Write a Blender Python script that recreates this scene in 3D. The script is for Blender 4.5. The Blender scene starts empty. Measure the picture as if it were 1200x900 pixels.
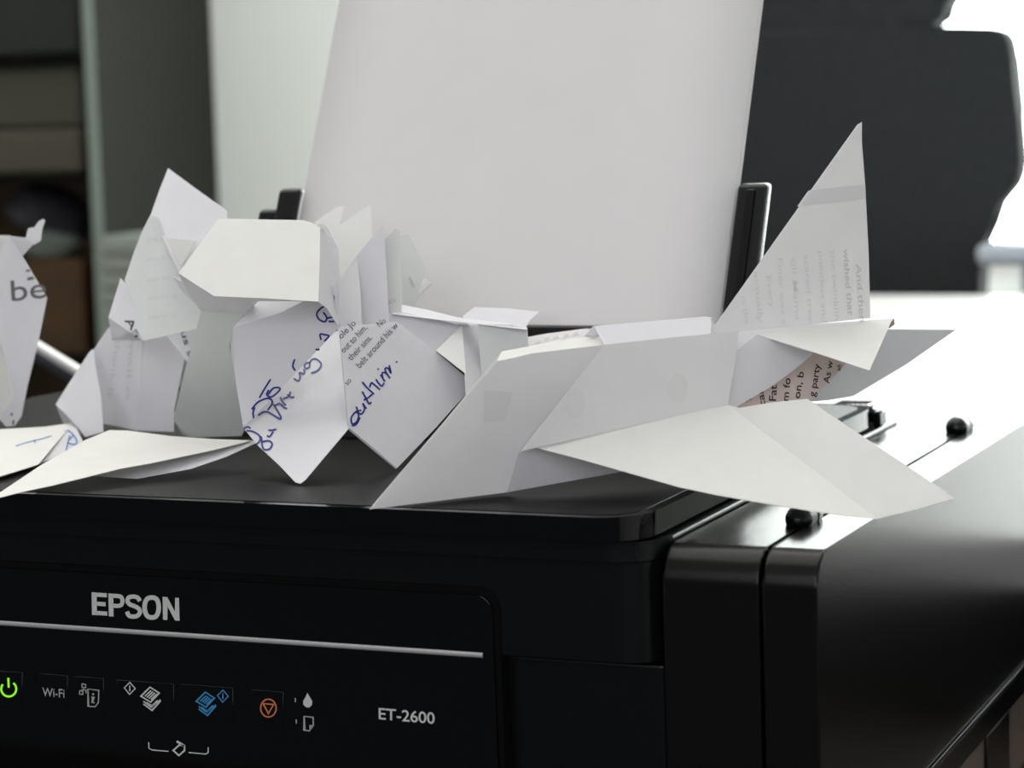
import bpy, bmesh, math, random
import numpy as np
from mathutils import Vector, Matrix

random.seed(4)
S = bpy.context.scene
COL = S.collection

# ------------------------------------------------------------------ camera
# World: X along the printer's front, Y into the room, Z up (metres).
FPX = 2777.0
_vx = np.array([-6435., -118., FPX]); _vy = np.array([1205., -347., FPX])
_y = _vy / np.linalg.norm(_vy)
_x = -_vx; _x = _x - _y * (_x @ _y); _x /= np.linalg.norm(_x)
_z = np.cross(_x, _y)
ROT = np.stack([_x, _y, _z])
CAM = np.array([0.28968, -0.79830, 0.28878])
cd = bpy.data.cameras.new('camera')
cd.sensor_width = 36.0
cd.lens = FPX / 1200 * 36
cd.clip_start = 0.02
cd.dof.use_dof = True
cd.dof.focus_distance = 0.955
cd.dof.aperture_fstop = 13.0
cam = bpy.data.objects.new('camera', cd); COL.objects.link(cam)
_r, _u, _f = ROT[:, 0], -ROT[:, 1], ROT[:, 2]
cam.matrix_world = Matrix(((_r[0], _u[0], -_f[0], CAM[0]), (_r[1], _u[1], -_f[1], CAM[1]),
                           (_r[2], _u[2], -_f[2], CAM[2]), (0, 0, 0, 1)))
S.camera = cam

# ------------------------------------------------------------------ light
w = bpy.data.worlds.new('world'); S.world = w; w.use_nodes = True
w.node_tree.nodes['Background'].inputs[0].default_value = (0.80, 0.90, 1.0, 1)
w.node_tree.nodes['Background'].inputs[1].default_value = 0.10

def area(name, loc, target, sx, sy, watts, col):
    l = bpy.data.lights.new(name, 'AREA'); l.shape = 'RECTANGLE'; l.size = sx; l.size_y = sy
    l.energy = watts; l.color = col
    o = bpy.data.objects.new(name, l); COL.objects.link(o); o.location = loc
    d = Vector(target) - Vector(loc)
    o.rotation_euler = d.to_track_quat('-Z', 'Y').to_euler()
    return o
# added fill lights: a broad one under the ceiling, another behind the camera
area('overhead_fill', (-1.0, 1.0, 1.76), (-1.0, 1.0, 0.0), 3.2, 3.0, 62, (1.0, 0.985, 0.95))
area('frontal_fill', (0.5, -2.15, 1.05), (-0.1, 0.3, 0.2), 2.6, 1.3, 30, (0.96, 0.955, 1.0))
S.view_settings.view_transform = 'Standard'
S.view_settings.look = 'None'
S.view_settings.gamma = 1.0
S.view_settings.use_curve_mapping = False
S.view_settings.exposure = 0.0

# ------------------------------------------------------------------ helpers
def ray(px, py):
    return ROT @ np.array([px - 600., py - 450., FPX])
def on_plane(px, py, p0, n):
    d = ray(px, py); return CAM + d * (((np.asarray(p0) - CAM) @ n) / (d @ n))
AX = {'x': 0, 'y': 1, 'z': 2}
TH = math.radians(42)                      # heading of the big paper jet on the lid
JU = np.array([math.cos(TH), math.sin(TH), 0.]); JV = np.array([math.sin(TH), -math.cos(TH), 0.])
JN = np.array([-0.108, -0.0115, 0.])
def at(px, py, k, v):
    """world point seen in direction (px,py) at y=v, z=v, x=v or lateral jet offset l=v"""
    if k == 'l':
        return on_plane(px, py, JN + JV * v, JV)
    n = np.zeros(3); n[AX[k]] = 1
    return on_plane(px, py, n * v, n)
def plane3(a, b, c):
    a, b, c = [at(*q) for q in (a, b, c)]
    n = np.cross(b - a, c - a); n /= np.linalg.norm(n)
    if n @ (CAM - a) < 0: n = -n
    return (a, n)
def pt(px, py, pl): return on_plane(px, py, pl[0], pl[1])

def link(name, me, mat=None, parent=None):
    o = bpy.data.objects.new(name, me); COL.objects.link(o)
    if mat is not None and me is not None and not me.materials: me.materials.append(mat)
    if parent is not None: o.parent = parent; o.matrix_parent_inverse = parent.matrix_world.inverted()
    return o
def tag(o, label=None, cat=None, group=None, kind=None):
    if label: o['label'] = label
    if cat: o['category'] = cat
    if group: o['group'] = group
    if kind: o['kind'] = kind
    return o
def thing(name, label, cat, loc=(0, 0, 0), group=None):
    o = bpy.data.objects.new(name, None); COL.objects.link(o); o.location = loc
    o.empty_display_size = 0.02
    o.matrix_world = Matrix.Translation(loc)
    return tag(o, label, cat, group)
def mesh(name, vs, fs, mat, parent=None, smooth=False):
    me = bpy.data.meshes.new(name); me.from_pydata([tuple(map(float, v)) for v in vs], [], fs)
    me.update()
    if smooth:
        for p in me.polygons: p.use_smooth = True
    return link(name, me, mat, parent)
def box(name, lo, hi, mat, parent=None, bev=0.0, seg=3, smooth=True):
    bm = bmesh.new()
    bmesh.ops.create_cube(bm, size=1)
    for v in bm.verts:
        v.co = Vector([(lo[i] + hi[i]) / 2 + v.co[i] * (hi[i] - lo[i]) for i in range(3)])
    if bev > 0:
        bmesh.ops.bevel(bm, geom=list(bm.edges), offset=bev, segments=seg, affect='EDGES', profile=0.5)
    return bmobj(name, bm, mat, parent, smooth and bev > 0)
def bmobj(name, bm, mat, parent=None, smooth=False, angle=40):
    bmesh.ops.recalc_face_normals(bm, faces=list(bm.faces))
    me = bpy.data.meshes.new(name); bm.to_mesh(me); bm.free()
    if smooth:
        for p in me.polygons: p.use_smooth = True
        try: me.set_sharp_from_angle(angle=math.radians(angle))
        except Exception: pass
    o = link(name, me, mat, parent)
    if smooth and angle < 90: o.modifiers.new('flat_faces', 'WEIGHTED_NORMAL').keep_sharp = True
    return o
def prism(name, pts, axis, a, b, mat, parent=None, bev=0.0, seg=3, sel=None, smooth=True):
    """polygon given in the two other axes, extruded from a to b along axis"""
    bm = bmesh.new()
    def mk(p, c):
        if axis == 'x': return (c, p[0], p[1])
        if axis == 'y': return (p[0], c, p[1])
        return (p[0], p[1], c)
    A = [bm.verts.new(mk(p, a)) for p in pts]; B = [bm.verts.new(mk(p, b)) for p in pts]
    n = len(pts)
    bm.faces.new(A); bm.faces.new(B[::-1])
    for i in range(n): bm.faces.new((A[i], A[(i + 1) % n], B[(i + 1) % n], B[i]))
    if bev > 0:
        es = [e for e in bm.edges if (sel is None or sel(e))]
        bmesh.ops.bevel(bm, geom=es, offset=bev, segments=seg, affect='EDGES', profile=0.5)
    return bmobj(name, bm, mat, parent, smooth)
def rrect(x0, y0, x1, y1, r, n=8, corners='1111'):
    """rounded rectangle outline; corners: (x1,y0) (x1,y1) (x0,y1) (x0,y0)"""
    out = []
    for i, (cx, cy, a0, sx, sy) in enumerate(((x1 - r, y0 + r, -90, x1, y0), (x1 - r, y1 - r, 0, x1, y1),
                                              (x0 + r, y1 - r, 90, x0, y1), (x0 + r, y0 + r, 180, x0, y0))):
        if corners[i] == '0': out.append((sx, sy)); continue
        for k in range(n + 1):
            t = math.radians(a0 + 90 * k / n); out.append((cx + r * math.cos(t), cy + r * math.sin(t)))
    return out

# ------------------------------------------------------------------ materials
def mat(name, col, rough=0.5, spec=0.5, noise=0.0, nscale=60, bump=0.0, bscale=900, metal=0.0, coat=0.0, trans=0.0):
    m = bpy.data.materials.new(name); m.use_nodes = True
    nt = m.node_tree; b = nt.nodes['Principled BSDF']
    b.inputs['Base Color'].default_value = (*col, 1); b.inputs['Roughness'].default_value = rough
    b.inputs['Specular IOR Level'].default_value = spec; b.inputs['Metallic'].default_value = metal
    b.inputs['Coat Weight'].default_value = coat
    tc = nt.nodes.new('ShaderNodeTexCoord')
    if noise > 0:
        n = nt.nodes.new('ShaderNodeTexNoise'); n.inputs['Scale'].default_value = nscale; n.inputs['Detail'].default_value = 4
        r = nt.nodes.new('ShaderNodeValToRGB')
        r.color_ramp.elements[0].position = 0.3; r.color_ramp.elements[1].position = 0.7
        r.color_ramp.elements[0].color = (*[c * (1 - noise) for c in col], 1)
        r.color_ramp.elements[1].color = (*[min(1, c * (1 + noise)) for c in col], 1)
        nt.links.new(tc.outputs['Object'], n.inputs['Vector']); nt.links.new(n.outputs['Fac'], r.inputs['Fac'])
        nt.links.new(r.outputs['Color'], b.inputs['Base Color'])
    if bump > 0:
        n2 = nt.nodes.new('ShaderNodeTexNoise'); n2.inputs['Scale'].default_value = bscale; n2.inputs['Detail'].default_value = 3
        bp = nt.nodes.new('ShaderNodeBump'); bp.inputs['Strength'].default_value = bump; bp.inputs['Distance'].default_value = 0.0004
        nt.links.new(tc.outputs['Object'], n2.inputs['Vector']); nt.links.new(n2.outputs['Fac'], bp.inputs['Height'])
        nt.links.new(bp.outputs['Normal'], b.inputs['Normal'])
    if trans > 0:
        t = nt.nodes.new('ShaderNodeBsdfTranslucent'); t.inputs['Color'].default_value = (*col, 1)
        mx = nt.nodes.new('ShaderNodeMixShader'); mx.inputs[0].default_value = trans
        out = nt.nodes['Material Output']
        nt.links.new(b.outputs[0], mx.inputs[1]); nt.links.new(t.outputs[0], mx.inputs[2]); nt.links.new(mx.outputs[0], out.inputs[0])
    return m
def emit(name, col, s):
    m = bpy.data.materials.new(name); m.use_nodes = True
    nt = m.node_tree; nt.nodes.clear()
    e = nt.nodes.new('ShaderNodeEmission'); o = nt.nodes.new('ShaderNodeOutputMaterial')
    e.inputs[0].default_value = (*col, 1); e.inputs[1].default_value = s
    nt.links.new(e.outputs[0], o.inputs[0]); return m
M = {
 'paper': mat('paper', (0.81, 0.80, 0.825), 0.75, 0.25, 0.02, 90, 0.12, 700, trans=0.30),
 'paper_warm': mat('paper_warm', (0.82, 0.815, 0.79), 0.75, 0.25, 0.02, 90, 0.12, 700, trans=0.28),
 'paper_thin': mat('paper_thin', (0.80, 0.79, 0.79), 0.75, 0.25, 0.03, 60, 0.12, 700, trans=0.30),
 'paper_green': mat('paper_green', (0.795, 0.81, 0.795), 0.75, 0.25, 0.02, 90, 0.12, 700, trans=0.28),
 'paper_pink': mat('paper_pink', (0.70, 0.58, 0.55), 0.75, 0.25, 0.03, 90, trans=0.2),
 'sheet': mat('sheet_paper', (0.71, 0.695, 0.695), 0.8, 0.2, 0.008, 40, trans=0.15),
 'ink': mat('black_ink', (0.035, 0.03, 0.03), 0.7, 0.2),
 'ink_grey': mat('grey_ink', (0.16, 0.15, 0.15), 0.7, 0.2),
 'ghost': mat('show_through_print', (0.63, 0.60, 0.60), 0.75, 0.2, trans=0.15),
 'ghost2': mat('faint_show_through_print', (0.72, 0.71, 0.71), 0.75, 0.2, trans=0.15),
 'pen': mat('blue_pen_ink', (0.012, 0.02, 0.19), 0.5, 0.3),
 'pen_light': mat('blue_pen_ink_pale', (0.05, 0.16, 0.42), 0.5, 0.3),
 'lid': mat('textured_black_plastic', (0.004, 0.0042, 0.004), 0.40, 0.14, 0.15, 400, 0.35, 1800),
 'gloss': mat('gloss_black_plastic', (0.0015, 0.0015, 0.0015), 0.07, 0.35),
 'body': mat('satin_black_plastic', (0.0025, 0.003, 0.0034), 0.27, 0.30, 0.1, 300, 0.15, 1500),
 'tank': mat('tank_black_plastic', (0.004, 0.004, 0.0038), 0.24, 0.20, 0.15, 250, 0.12, 1400),
 'dark': mat('deep_black', (0.002, 0.002, 0.002), 0.8, 0.1),
 'silver': mat('silver_trim', (0.62, 0.62, 0.62), 0.3, 0.5, metal=0.5),
 'print_white': mat('white_print', (0.55, 0.56, 0.54), 0.6, 0.2),
 'print_grey': mat('grey_print', (0.36, 0.37, 0.36), 0.6, 0.2),
 'print_blue': mat('blue_print', (0.05, 0.25, 0.48), 0.6, 0.2),
 'print_orange': mat('orange_print', (0.55, 0.17, 0.07), 0.6, 0.2),
 'led': emit('lit_green_led', (0.28, 0.95, 0.03), 0.95),
 'inkwin': mat('smoky_tank_window', (0.13, 0.10, 0.08), 0.25, 0.5),
 'wall': mat('painted_wall', (0.87, 0.92, 0.89), 0.9, 0.2, 0.01, 3),
 'ceil': mat('ceiling_paint', (0.8, 0.8, 0.79), 0.9, 0.2),
 'floor': mat('floor_boards', (0.16, 0.10, 0.06), 0.5, 0.4, 0.2, 6),
 'desk': mat('white_laminate', (0.85, 0.85, 0.84), 0.35, 0.5, 0.01, 10),
 'desk2': mat('dark_wood_desk', (0.025, 0.017, 0.011), 0.5, 0.3, 0.25, 8),
 'chair': mat('charcoal_fabric', (0.014, 0.016, 0.018), 0.85, 0.25, 0.2, 80, 0.3, 500),
 'arm': mat('grey_plastic', (0.30, 0.34, 0.38), 0.5, 0.4),
 'cab': mat('grey_cabinet_paint', (0.032, 0.034, 0.030), 0.6, 0.12),
 'strip': mat('pale_edge_band', (0.17, 0.215, 0.19), 0.5, 0.4),
 'wood': mat('brown_wood', (0.045, 0.022, 0.006), 0.6, 0.3, 0.3, 14),
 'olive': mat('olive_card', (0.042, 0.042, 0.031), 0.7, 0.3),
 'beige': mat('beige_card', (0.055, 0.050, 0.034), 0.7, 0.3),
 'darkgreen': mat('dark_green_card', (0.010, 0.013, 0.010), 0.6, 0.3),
 'cloth': mat('dark_blue_grey_cloth', (0.030, 0.030, 0.038), 0.9, 0.2, 0.2, 30),
 'greybox': mat('grey_green_box', (0.075, 0.09, 0.08), 0.7, 0.3),
 'paleband': mat('pale_paper_stack', (0.20, 0.225, 0.205), 0.7, 0.3),
 'sky': emit('bright_overcast_sky', (0.93, 1.0, 0.97), 14.0),
 'frame': mat('window_frame_white', (0.8, 0.8, 0.8), 0.5, 0.4),
}

# decals: flat print laid on a facet
def ribbon(pts, wpx, closed=False, curve=True):
    """polyline in picture pixels -> 2D quads strip"""
    P = [np.array(p, float) for p in pts]
    if curve and len(P) > 2:
        Q = []; n = len(P); rng = range(n if closed else n - 1)
        g = (lambda i: P[i % n]) if closed else (lambda i: P[min(max(i, 0), n - 1)])
        for i in rng:
            a, b, c, d = g(i - 1), g(i), g(i + 1), g(i + 2)
            for k in range(5):
                t = k / 5
                Q.append(0.5 * ((2 * b) + (c - a) * t + (2 * a - 5 * b + 4 * c - d) * t * t + (3 * b - a - 3 * c + d) * t ** 3))
        if not closed: Q.append(P[-1])
        P = Q
    n = len(P); L = []; Rr = []
    for i in range(n):
        a = P[(i - 1) % n] if (closed or i > 0) else P[i]
        b = P[(i + 1) % n] if (closed or i < n - 1) else P[i]
        t = b - a; l = np.linalg.norm(t); t = t / l if l > 1e-9 else np.array([1., 0])
        nn = np.array([-t[1], t[0]]) * wpx / 2
        k = 1.0
        if not curve and (closed or 0 < i < n - 1):
            e = P[i] - a; e /= max(1e-9, np.linalg.norm(e)); k = 1 / max(0.5, abs(e @ t))
        L.append(P[i] + nn * k); Rr.append(P[i] - nn * k)
    vs = []; fs = []
    for i in range(n): vs += [L[i], Rr[i]]
    for i in range(n if closed else n - 1):
        j = (i + 1) % n; fs.append((2 * i, 2 * j, 2 * j + 1, 2 * i + 1))
    return vs, fs
def decal(name, shapes, pl, m, parent, off=0.00018):
    vs = []; fs = []
    for v2, f2 in shapes:
        o = len(vs)
        vs += [pt(p[0], p[1], pl) + pl[1] * off for p in v2]
        for f in f2:
            ff = [o + i for i in f]
            a, b, c = [vs[i] for i in ff[:3]]
            fs.append(ff if np.cross(b - a, c - a) @ pl[1] > 0 else ff[::-1])
    return mesh(name, vs, fs, m, parent)
_tc = {}
def glyphs(s, bold):
    k = (s, bold)
    if k in _tc: return _tc[k]
    cu = bpy.data.curves.new('t', 'FONT'); cu.body = s; cu.resolution_u = 4; cu.offset = bold; cu.fill_mode = 'FRONT'
    o = bpy.data.objects.new('t', cu); COL.objects.link(o)
    dg = bpy.context.evaluated_depsgraph_get()
    me = bpy.data.meshes.new_from_object(o.evaluated_get(dg))
    v = np.array([(p.co.x, p.co.y) for p in me.vertices]); f = [tuple(p.vertices) for p in me.polygons]
    bpy.data.objects.remove(o); bpy.data.curves.remove(cu); bpy.data.meshes.remove(me)
    _tc[k] = (v, f); return v, f
def text2d(s, p0, p1, cap, bold=0.0, up=None, mirror=False):
    """text from baseline start p0 to baseline end p1, cap height in pixels"""
    v, f = glyphs(s, bold)
    x0, x1 = v[:, 0].min(), v[:, 0].max()
    p0 = np.array(p0, float); p1 = np.array(p1, float); d = p1 - p0
    if up is None: up = np.array([d[1], -d[0]]) / np.linalg.norm(d)
    up = np.array(up, float); up /= np.linalg.norm(up)
    out = []
    for a, b in v:
        t = (a - x0) / (x1 - x0)
        if mirror: t = 1 - t
        out.append(p0 + d * t + up * cap * (b / 0.69))
    return out, f
def poly2d(pts): return [np.array(p, float) for p in pts], [tuple(range(len(pts)))]
def circ(cx, cy, rx, ry, n=20): return [(cx + rx * math.cos(6.2832 * i / n), cy + ry * math.sin(6.2832 * i / n)) for i in range(n)]

# paper facets
THK = 0.00026
def paper(name, facets, m, parent=None, thick=THK):
    """facets: list of (outline pixels, plane)"""
    vs = []; fs = []; idx = {}
    for out, pl in facets:
        f = []
        for p in out:
            c = pt(p[0], p[1], pl)
            key = tuple(np.round(c, 4))
            if key not in idx: idx[key] = len(vs); vs.append(c)
            if idx[key] not in f: f.append(idx[key])
        a = np.mean([vs[i] for i in f], axis=0)
        nrm = np.zeros(3)
        for i in range(len(f)): nrm += np.cross(vs[f[i]] - a, vs[f[(i + 1) % len(f)]] - a)
        if nrm @ (CAM - a) < 0: f = f[::-1]
        fs.append(f)
    o = mesh(name, vs, fs, m, parent)
    s = o.modifiers.new('thickness', 'SOLIDIFY'); s.thickness = thick; s.offset = -1.0
    return o

LID = 0.145

# ================================================================== setting
ZF, ZC, YB = -0.80, 1.80, 3.15
def struct(o): o['kind'] = 'structure'; return o
struct(box('floor', (-3.2, -2.2, ZF - 0.05), (2.6, YB, ZF), M['floor']))
struct(box('ceiling', (-3.2, -2.2, ZC), (2.6, YB, ZC + 0.05), M['ceil']))
WX0, WX1, WZ0, WZ1 = -1.02, 0.85, -0.02, 1.02
bm = bmesh.new()
for lo, hi in (((-3.2, ZF), (WX0, ZC)), ((WX1, ZF), (2.6, ZC)), ((WX0, ZF), (WX1, WZ0)), ((WX0, WZ1), (WX1, ZC))):
    g = bmesh.ops.create_cube(bm, size=1)
    for v in g['verts']:
        v.co = Vector(((lo[0] + hi[0]) / 2 + v.co.x * (hi[0] - lo[0]), YB + 0.06 + v.co.y * 0.12, (lo[1] + hi[1]) / 2 + v.co.z * (hi[1] - lo[1])))
struct(bmobj('wall_back', bm, M['wall']))
struct(box('wall_left', (-3.32, -2.2, ZF), (-3.2, YB, ZC), M['wall']))
struct(box('wall_right', (2.6, -2.2, ZF), (2.72, YB, ZC), M['wall']))
wn = bpy.data.objects.new('window_1', None); COL.objects.link(wn); struct(wn)
wn.location = (WX0, YB, WZ0); wn.matrix_world = Matrix.Translation((WX0, YB, WZ0))
box('pane', (WX0, YB + 0.085, WZ0), (WX1, YB + 0.10, WZ1), M['sky'], wn)
for a, b in (((WX0, WZ0), (WX1, WZ0 + 0.05)), ((WX0, WZ1 - 0.05), (WX1, WZ1)), ((WX0, WZ0 + 0.05), (WX0 + 0.05, WZ1 - 0.05)),
             ((WX1 - 0.05, WZ0 + 0.05), (WX1, WZ1 - 0.05)), ((0.25, WZ0 + 0.05), (0.30, WZ1 - 0.05))):
    box('window_frame', (a[0], YB + 0.02, a[1]), (b[0], YB + 0.08, b[1]), M['frame'], wn, 0.004, 1)

# ================================================================== furniture
def desk(name, label, x0, x1, y0, y1, z, m, legm):
    t = thing(name, label, 'desk', ((x0 + x1) / 2, (y0 + y1) / 2, ZF))
    box('desk_top', (x0, y0, z - 0.03), (x1, y1, z), m, t, 0.003, 2)
    for lx in (x0 + 0.05, x1 - 0.09):
        for ly in (y0 + 0.03, y1 - 0.07):
            box('leg', (lx, ly, ZF), (lx + 0.04, ly + 0.04, z - 0.03), legm, t, 0.002, 1)
    return t
DZ = -0.05
desk('work_desk', 'dark wooden desk that carries the black printer', -1.05, 0.62, -0.28, 0.47, DZ, M['desk2'], M['desk2'])
wd = desk('white_desk', 'bright white desk behind the printer, in front of the black chair', -0.72, 1.5, 0.50, 2.18, 0.05, M['desk'], M['frame'])
box('added_dark_panel', (-0.62, 0.545, ZF + 0.12), (1.40, 0.560, 0.0195), M['dark'], wd, 0.002, 1)  # unseen panel added to keep the tank side's reflection dark below desk level

# office chair behind the white desk
ch = thing('office_chair', 'black office chair with headrest standing behind the white desk', 'chair', (-0.52, 2.45, ZF))
CY = 2.30
def cpt(px, py): p = at(px, py, 'y', CY); return (p[0], p[2])
bk = [(846, 36), (1100, 30), (1165, 31), (1181, 40), (1186, 70), (1192, 130), (1197, 190), (1192, 215), (1170, 240), (1155, 262), (1150, 290),
      (1147, 345), (1146, 430), (850, 430), (848, 345), (844, 262), (830, 240), (806, 215), (800, 190), (806, 130), (814, 70), (820, 42)]
prism('backrest', [cpt(*p) for p in bk], 'y', CY, CY + 0.06, M['chair'], ch, 0.008, 2)
hd = [(880, -60), (1060, -62), (1120, -45), (1118, -8), (1096, 18), (1088, 36), (1060, 44), (900, 44), (850, 44), (842, -20)]
prism('headrest', [cpt(*p) for p in hd], 'y', CY + 0.005, CY + 0.075, M['chair'], ch, 0.008, 2)
p = cpt(980, 100)
box('headrest_post', (p[0] - 0.04, CY + 0.062, p[1] - 0.1), (p[0] + 0.04, CY + 0.074, p[1] + 0.2), M['chair'], ch, 0.003, 1)
a0, a1 = at(1143, 284, 'y', CY), at(1143, 309, 'y', CY)
box('armrest', (a0[0] + 0.01, CY - 0.05, a1[2]), (a0[0] + 0.16, CY + 0.04, a0[2]), M['arm'], ch, 0.010, 3)
box('arm_post', (a0[0] + 0.062, CY - 0.02, -0.32), (a0[0] + 0.11, CY + 0.02, a1[2] + 0.004), M['arm'], ch, 0.006, 2)
box('seat', (-0.80, CY + 0.02, -0.36), (-0.28, CY + 0.52, -0.28), M['chair'], ch, 0.03, 3)
box('back_bracket', (-0.56, CY + 0.055, -0.33), (-0.50, CY + 0.085, 0.1), M['chair'], ch, 0.004, 1)
box('gas_lift', (-0.56, CY + 0.25, ZF + 0.08), (-0.51, CY + 0.30, -0.35), M['chair'], ch, 0.012, 3)
for k in range(5):
    a = math.radians(72 * k + 10); c, s = math.cos(a), math.sin(a)
    cx, cy = -0.535, CY + 0.275
    bm = bmesh.new()
    q = [(0, -.03), (.30, -.018), (.30, .018), (0, .03)]
    A = [bm.verts.new((cx + u * c - v * s, cy + u * s + v * c, ZF + 0.06)) for u, v in q]
    B = [bm.verts.new((cx + u * c - v * s, cy + u * s + v * c, ZF + (0.11 if u == 0 else 0.085))) for u, v in q]
    bm.faces.new(A); bm.faces.new(B)
    for i in range(4): bm.faces.new((A[i], A[(i + 1) % 4], B[(i + 1) % 4], B[i]))
    bmobj('base_leg', bm, M['chair'], ch)
    bm = bmesh.new(); bmesh.ops.create_cone(bm, cap_ends=True, segments=16, radius1=0.03, radius2=0.03, depth=0.03,
        matrix=Matrix.Translation((cx + .28 * c, cy + .28 * s, ZF + 0.03)) @ Matrix.Rotation(math.pi / 2, 4, 'X'))
    bmobj('caster', bm, M['chair'], ch, True)

# bookcase at the left, its pale front edge and dark side panel
BY = 2.74
def bx_(px, py, y): return at(px, py, 'y', y)
xs = bx_(116, 200, BY)[0]; xi = bx_(100, 100, BY)[0]
bc = thing('bookcase', 'tall dark grey bookcase with a pale front edge, filled with boxes', 'bookcase', (xs - 0.45, BY + 0.2, ZF))
box('side_panel', (xi, BY + 0.006, ZF), (xs, YB - 0.002, 1.6), M['cab'], bc, 0.002, 1)
box('edge_band', (xi, BY, ZF), (xs, BY + 0.006, 1.6), M['strip'], bc, 0.001, 1)
box('side_panel', (xs - 0.93, BY, ZF), (xs - 0.91, YB - 0.002, 1.6), M['cab'], bc, 0.002, 1)
box('back_panel', (xs - 0.91, YB - 0.012, ZF), (xi, YB - 0.002, 1.6), M['wood'], bc)
zsh = [bx_(50, 66, BY)[2], bx_(50, 206, BY)[2], bx_(50, 420, BY)[2], ZF + 0.05, 0.9, 1.58]
for z in zsh: box('shelf', (xs - 0.91, BY + 0.03, z - 0.012), (xi, YB - 0.012, z), M['dark'], bc, 0.002, 1)
def bgbox(name, label, cat, x0, y0, x1, y1, Y, dep, m, bev=0.01, group=None, z0=None):
    a = at(x0, y1, 'y', Y); b = at(x1, y0, 'y', Y); c = at(x1, y1, 'y', Y)
    zz = a[2] if z0 is None else z0
    o = box(name, (a[0], Y, zz), (b[0], Y + dep, b[2]), m, None, bev, 3)
    return tag(o, label, cat, group)
S0, S1, S2 = zsh[0], zsh[1], zsh[2]
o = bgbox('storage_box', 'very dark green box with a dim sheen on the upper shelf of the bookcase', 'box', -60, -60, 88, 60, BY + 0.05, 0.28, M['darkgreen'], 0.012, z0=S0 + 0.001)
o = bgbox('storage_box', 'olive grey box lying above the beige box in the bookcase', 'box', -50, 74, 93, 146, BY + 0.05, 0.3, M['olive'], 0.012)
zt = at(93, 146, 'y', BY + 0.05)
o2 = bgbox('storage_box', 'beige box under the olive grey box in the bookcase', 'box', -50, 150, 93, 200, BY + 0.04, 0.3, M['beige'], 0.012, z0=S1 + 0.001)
# sit the olive box on the beige one
top = max(v.co.z for v in o2.data.vertices); low = min(v.co.z for v in o.data.vertices)
for v in o.data.vertices:
    if v.co.z < low + 0.03: v.co.z += top + 0.0005 - low
# lower shelf: dark cloth bundle, grey box, black tin, wooden block
def blob(name, label, cat, cx, cy, Y, rx, rz, ry, m, seed=1, flat=0.0, z0=None):
    c = at(cx, cy, 'y', Y); bm = bmesh.new()
    bmesh.ops.create_icosphere(bm, subdivisions=3, radius=1)
    rnd = random.Random(seed); ph = [rnd.uniform(0, 6.28) for _ in range(6)]
    for v in bm.verts:
        n = v.co.copy(); k = 1 + 0.10 * math.sin(3 * n.x + ph[0]) + 0.08 * math.sin(5 * n.z + ph[1] + 2 * n.x) + 0.07 * math.sin(4 * n.y + ph[2])
        v.co = Vector((c[0] + n.x * rx * k, c[1] + n.y * ry * k, c[2] + n.z * rz * k + flat * n.x))
        if z0 is not None: v.co.z = max(v.co.z, z0)
    return tag(bmobj(name, bm, m, None, True, 180), label, cat)
bgbox('wooden_crate', 'brown wooden crate on the lowest visible shelf of the bookcase', 'crate', 36, 304, 96, 420, BY + 0.06, 0.3, M['wood'], 0.006, z0=S2 + 0.0005)
zc = at(90, 304, 'y', BY + 0.06)[2]
bgbox('black_tin', 'small black tin standing beside the wooden crate in the bookcase', 'tin', 6, 330, 32, 420, BY + 0.06, 0.10, M['dark'], 0.006, z0=S2 + 0.0005)
blob('cloth_bundle', 'dark blue grey cloth bundle lying on the wooden crate in the bookcase', 'cloth', 60, 250, BY + 0.17, 0.085, 0.045, 0.09, M['cloth'], 3, -0.02, zc + 0.001)
blob('grey_pouch', 'small grey green pouch on the wooden crate, in front of the cloth bundle', 'pouch', 62, 288, BY + 0.085, 0.055, 0.030, 0.028, M['greybox'], 5, 0.0, zc + 0.001)

# pale drawer unit in front of the bookcase side
DUY = 2.30
d0 = at(113, 277, 'y', DUY); d1 = at(196, 272, 'y', DUY)
du = thing('drawer_unit', 'pale grey drawer unit with thin drawers beside the bookcase', 'drawer unit', ((d0[0] + d1[0]) / 2, DUY + 0.15, ZF))
box('body', (d0[0], DUY + 0.012, ZF), (d1[0] + 0.05, DUY + 0.32, d0[2]), M['paleband'], du, 0.003, 1)
zz = d0[2] - 0.006
while zz > -0.4:
    box('drawer', (d0[0] + 0.004, DUY, zz - 0.022), (d1[0] + 0.046, DUY + 0.0118, zz), M['paleband'], du, 0.002, 1)
    zz -= 0.026

# ================================================================== printer
pr = thing('printer', 'black inkjet printer with a side ink tank, carrying the folded papers', 'printer', (-0.2, 0.18, DZ))
XL = -0.47
# lower body and upper body
low = rrect(XL, 0.006, -0.001, 0.36, 0.003, 3)
prism('lower_body', low, 'z', DZ, 0.0873, M['body'], pr, 0.0012, 2)
up = rrect(XL, 0.0, -0.0012, 0.36, 0.016, 10, '1001')
prism('upper_body', up, 'z', 0.0888, 0.1265, M['body'], pr, 0.0008, 1)
rim = rrect(XL, -0.0045, -0.001, 0.35, 0.019, 10, '1001')
prism('scanner_frame', rim, 'z', 0.1272, 0.1345, M['body'], pr, 0.0016, 3)
gap = rrect(XL + 0.004, 0.002, -0.007, 0.34, 0.017, 10, '1001')
prism('shadow_gap', gap, 'z', 0.1335, 0.1365, M['dark'], pr)
# lid: glossy rim with textured top
rim = rrect(XL + 0.002, -0.0125, -0.0045, 0.325, 0.020, 12)
prism('lid_rim', rim, 'z', 0.1358, 0.1448, M['gloss'], pr, 0.0042, 5, lambda e: abs(e.verts[0].co.z - e.verts[1].co.z) < 1e-6)
tp = rrect(XL + 0.006, -0.0075, -0.0095, 0.320, 0.016, 12)
prism('lid_top', tp, 'z', 0.1440, LID, M['lid'], pr, 0.0003, 1)
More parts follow.
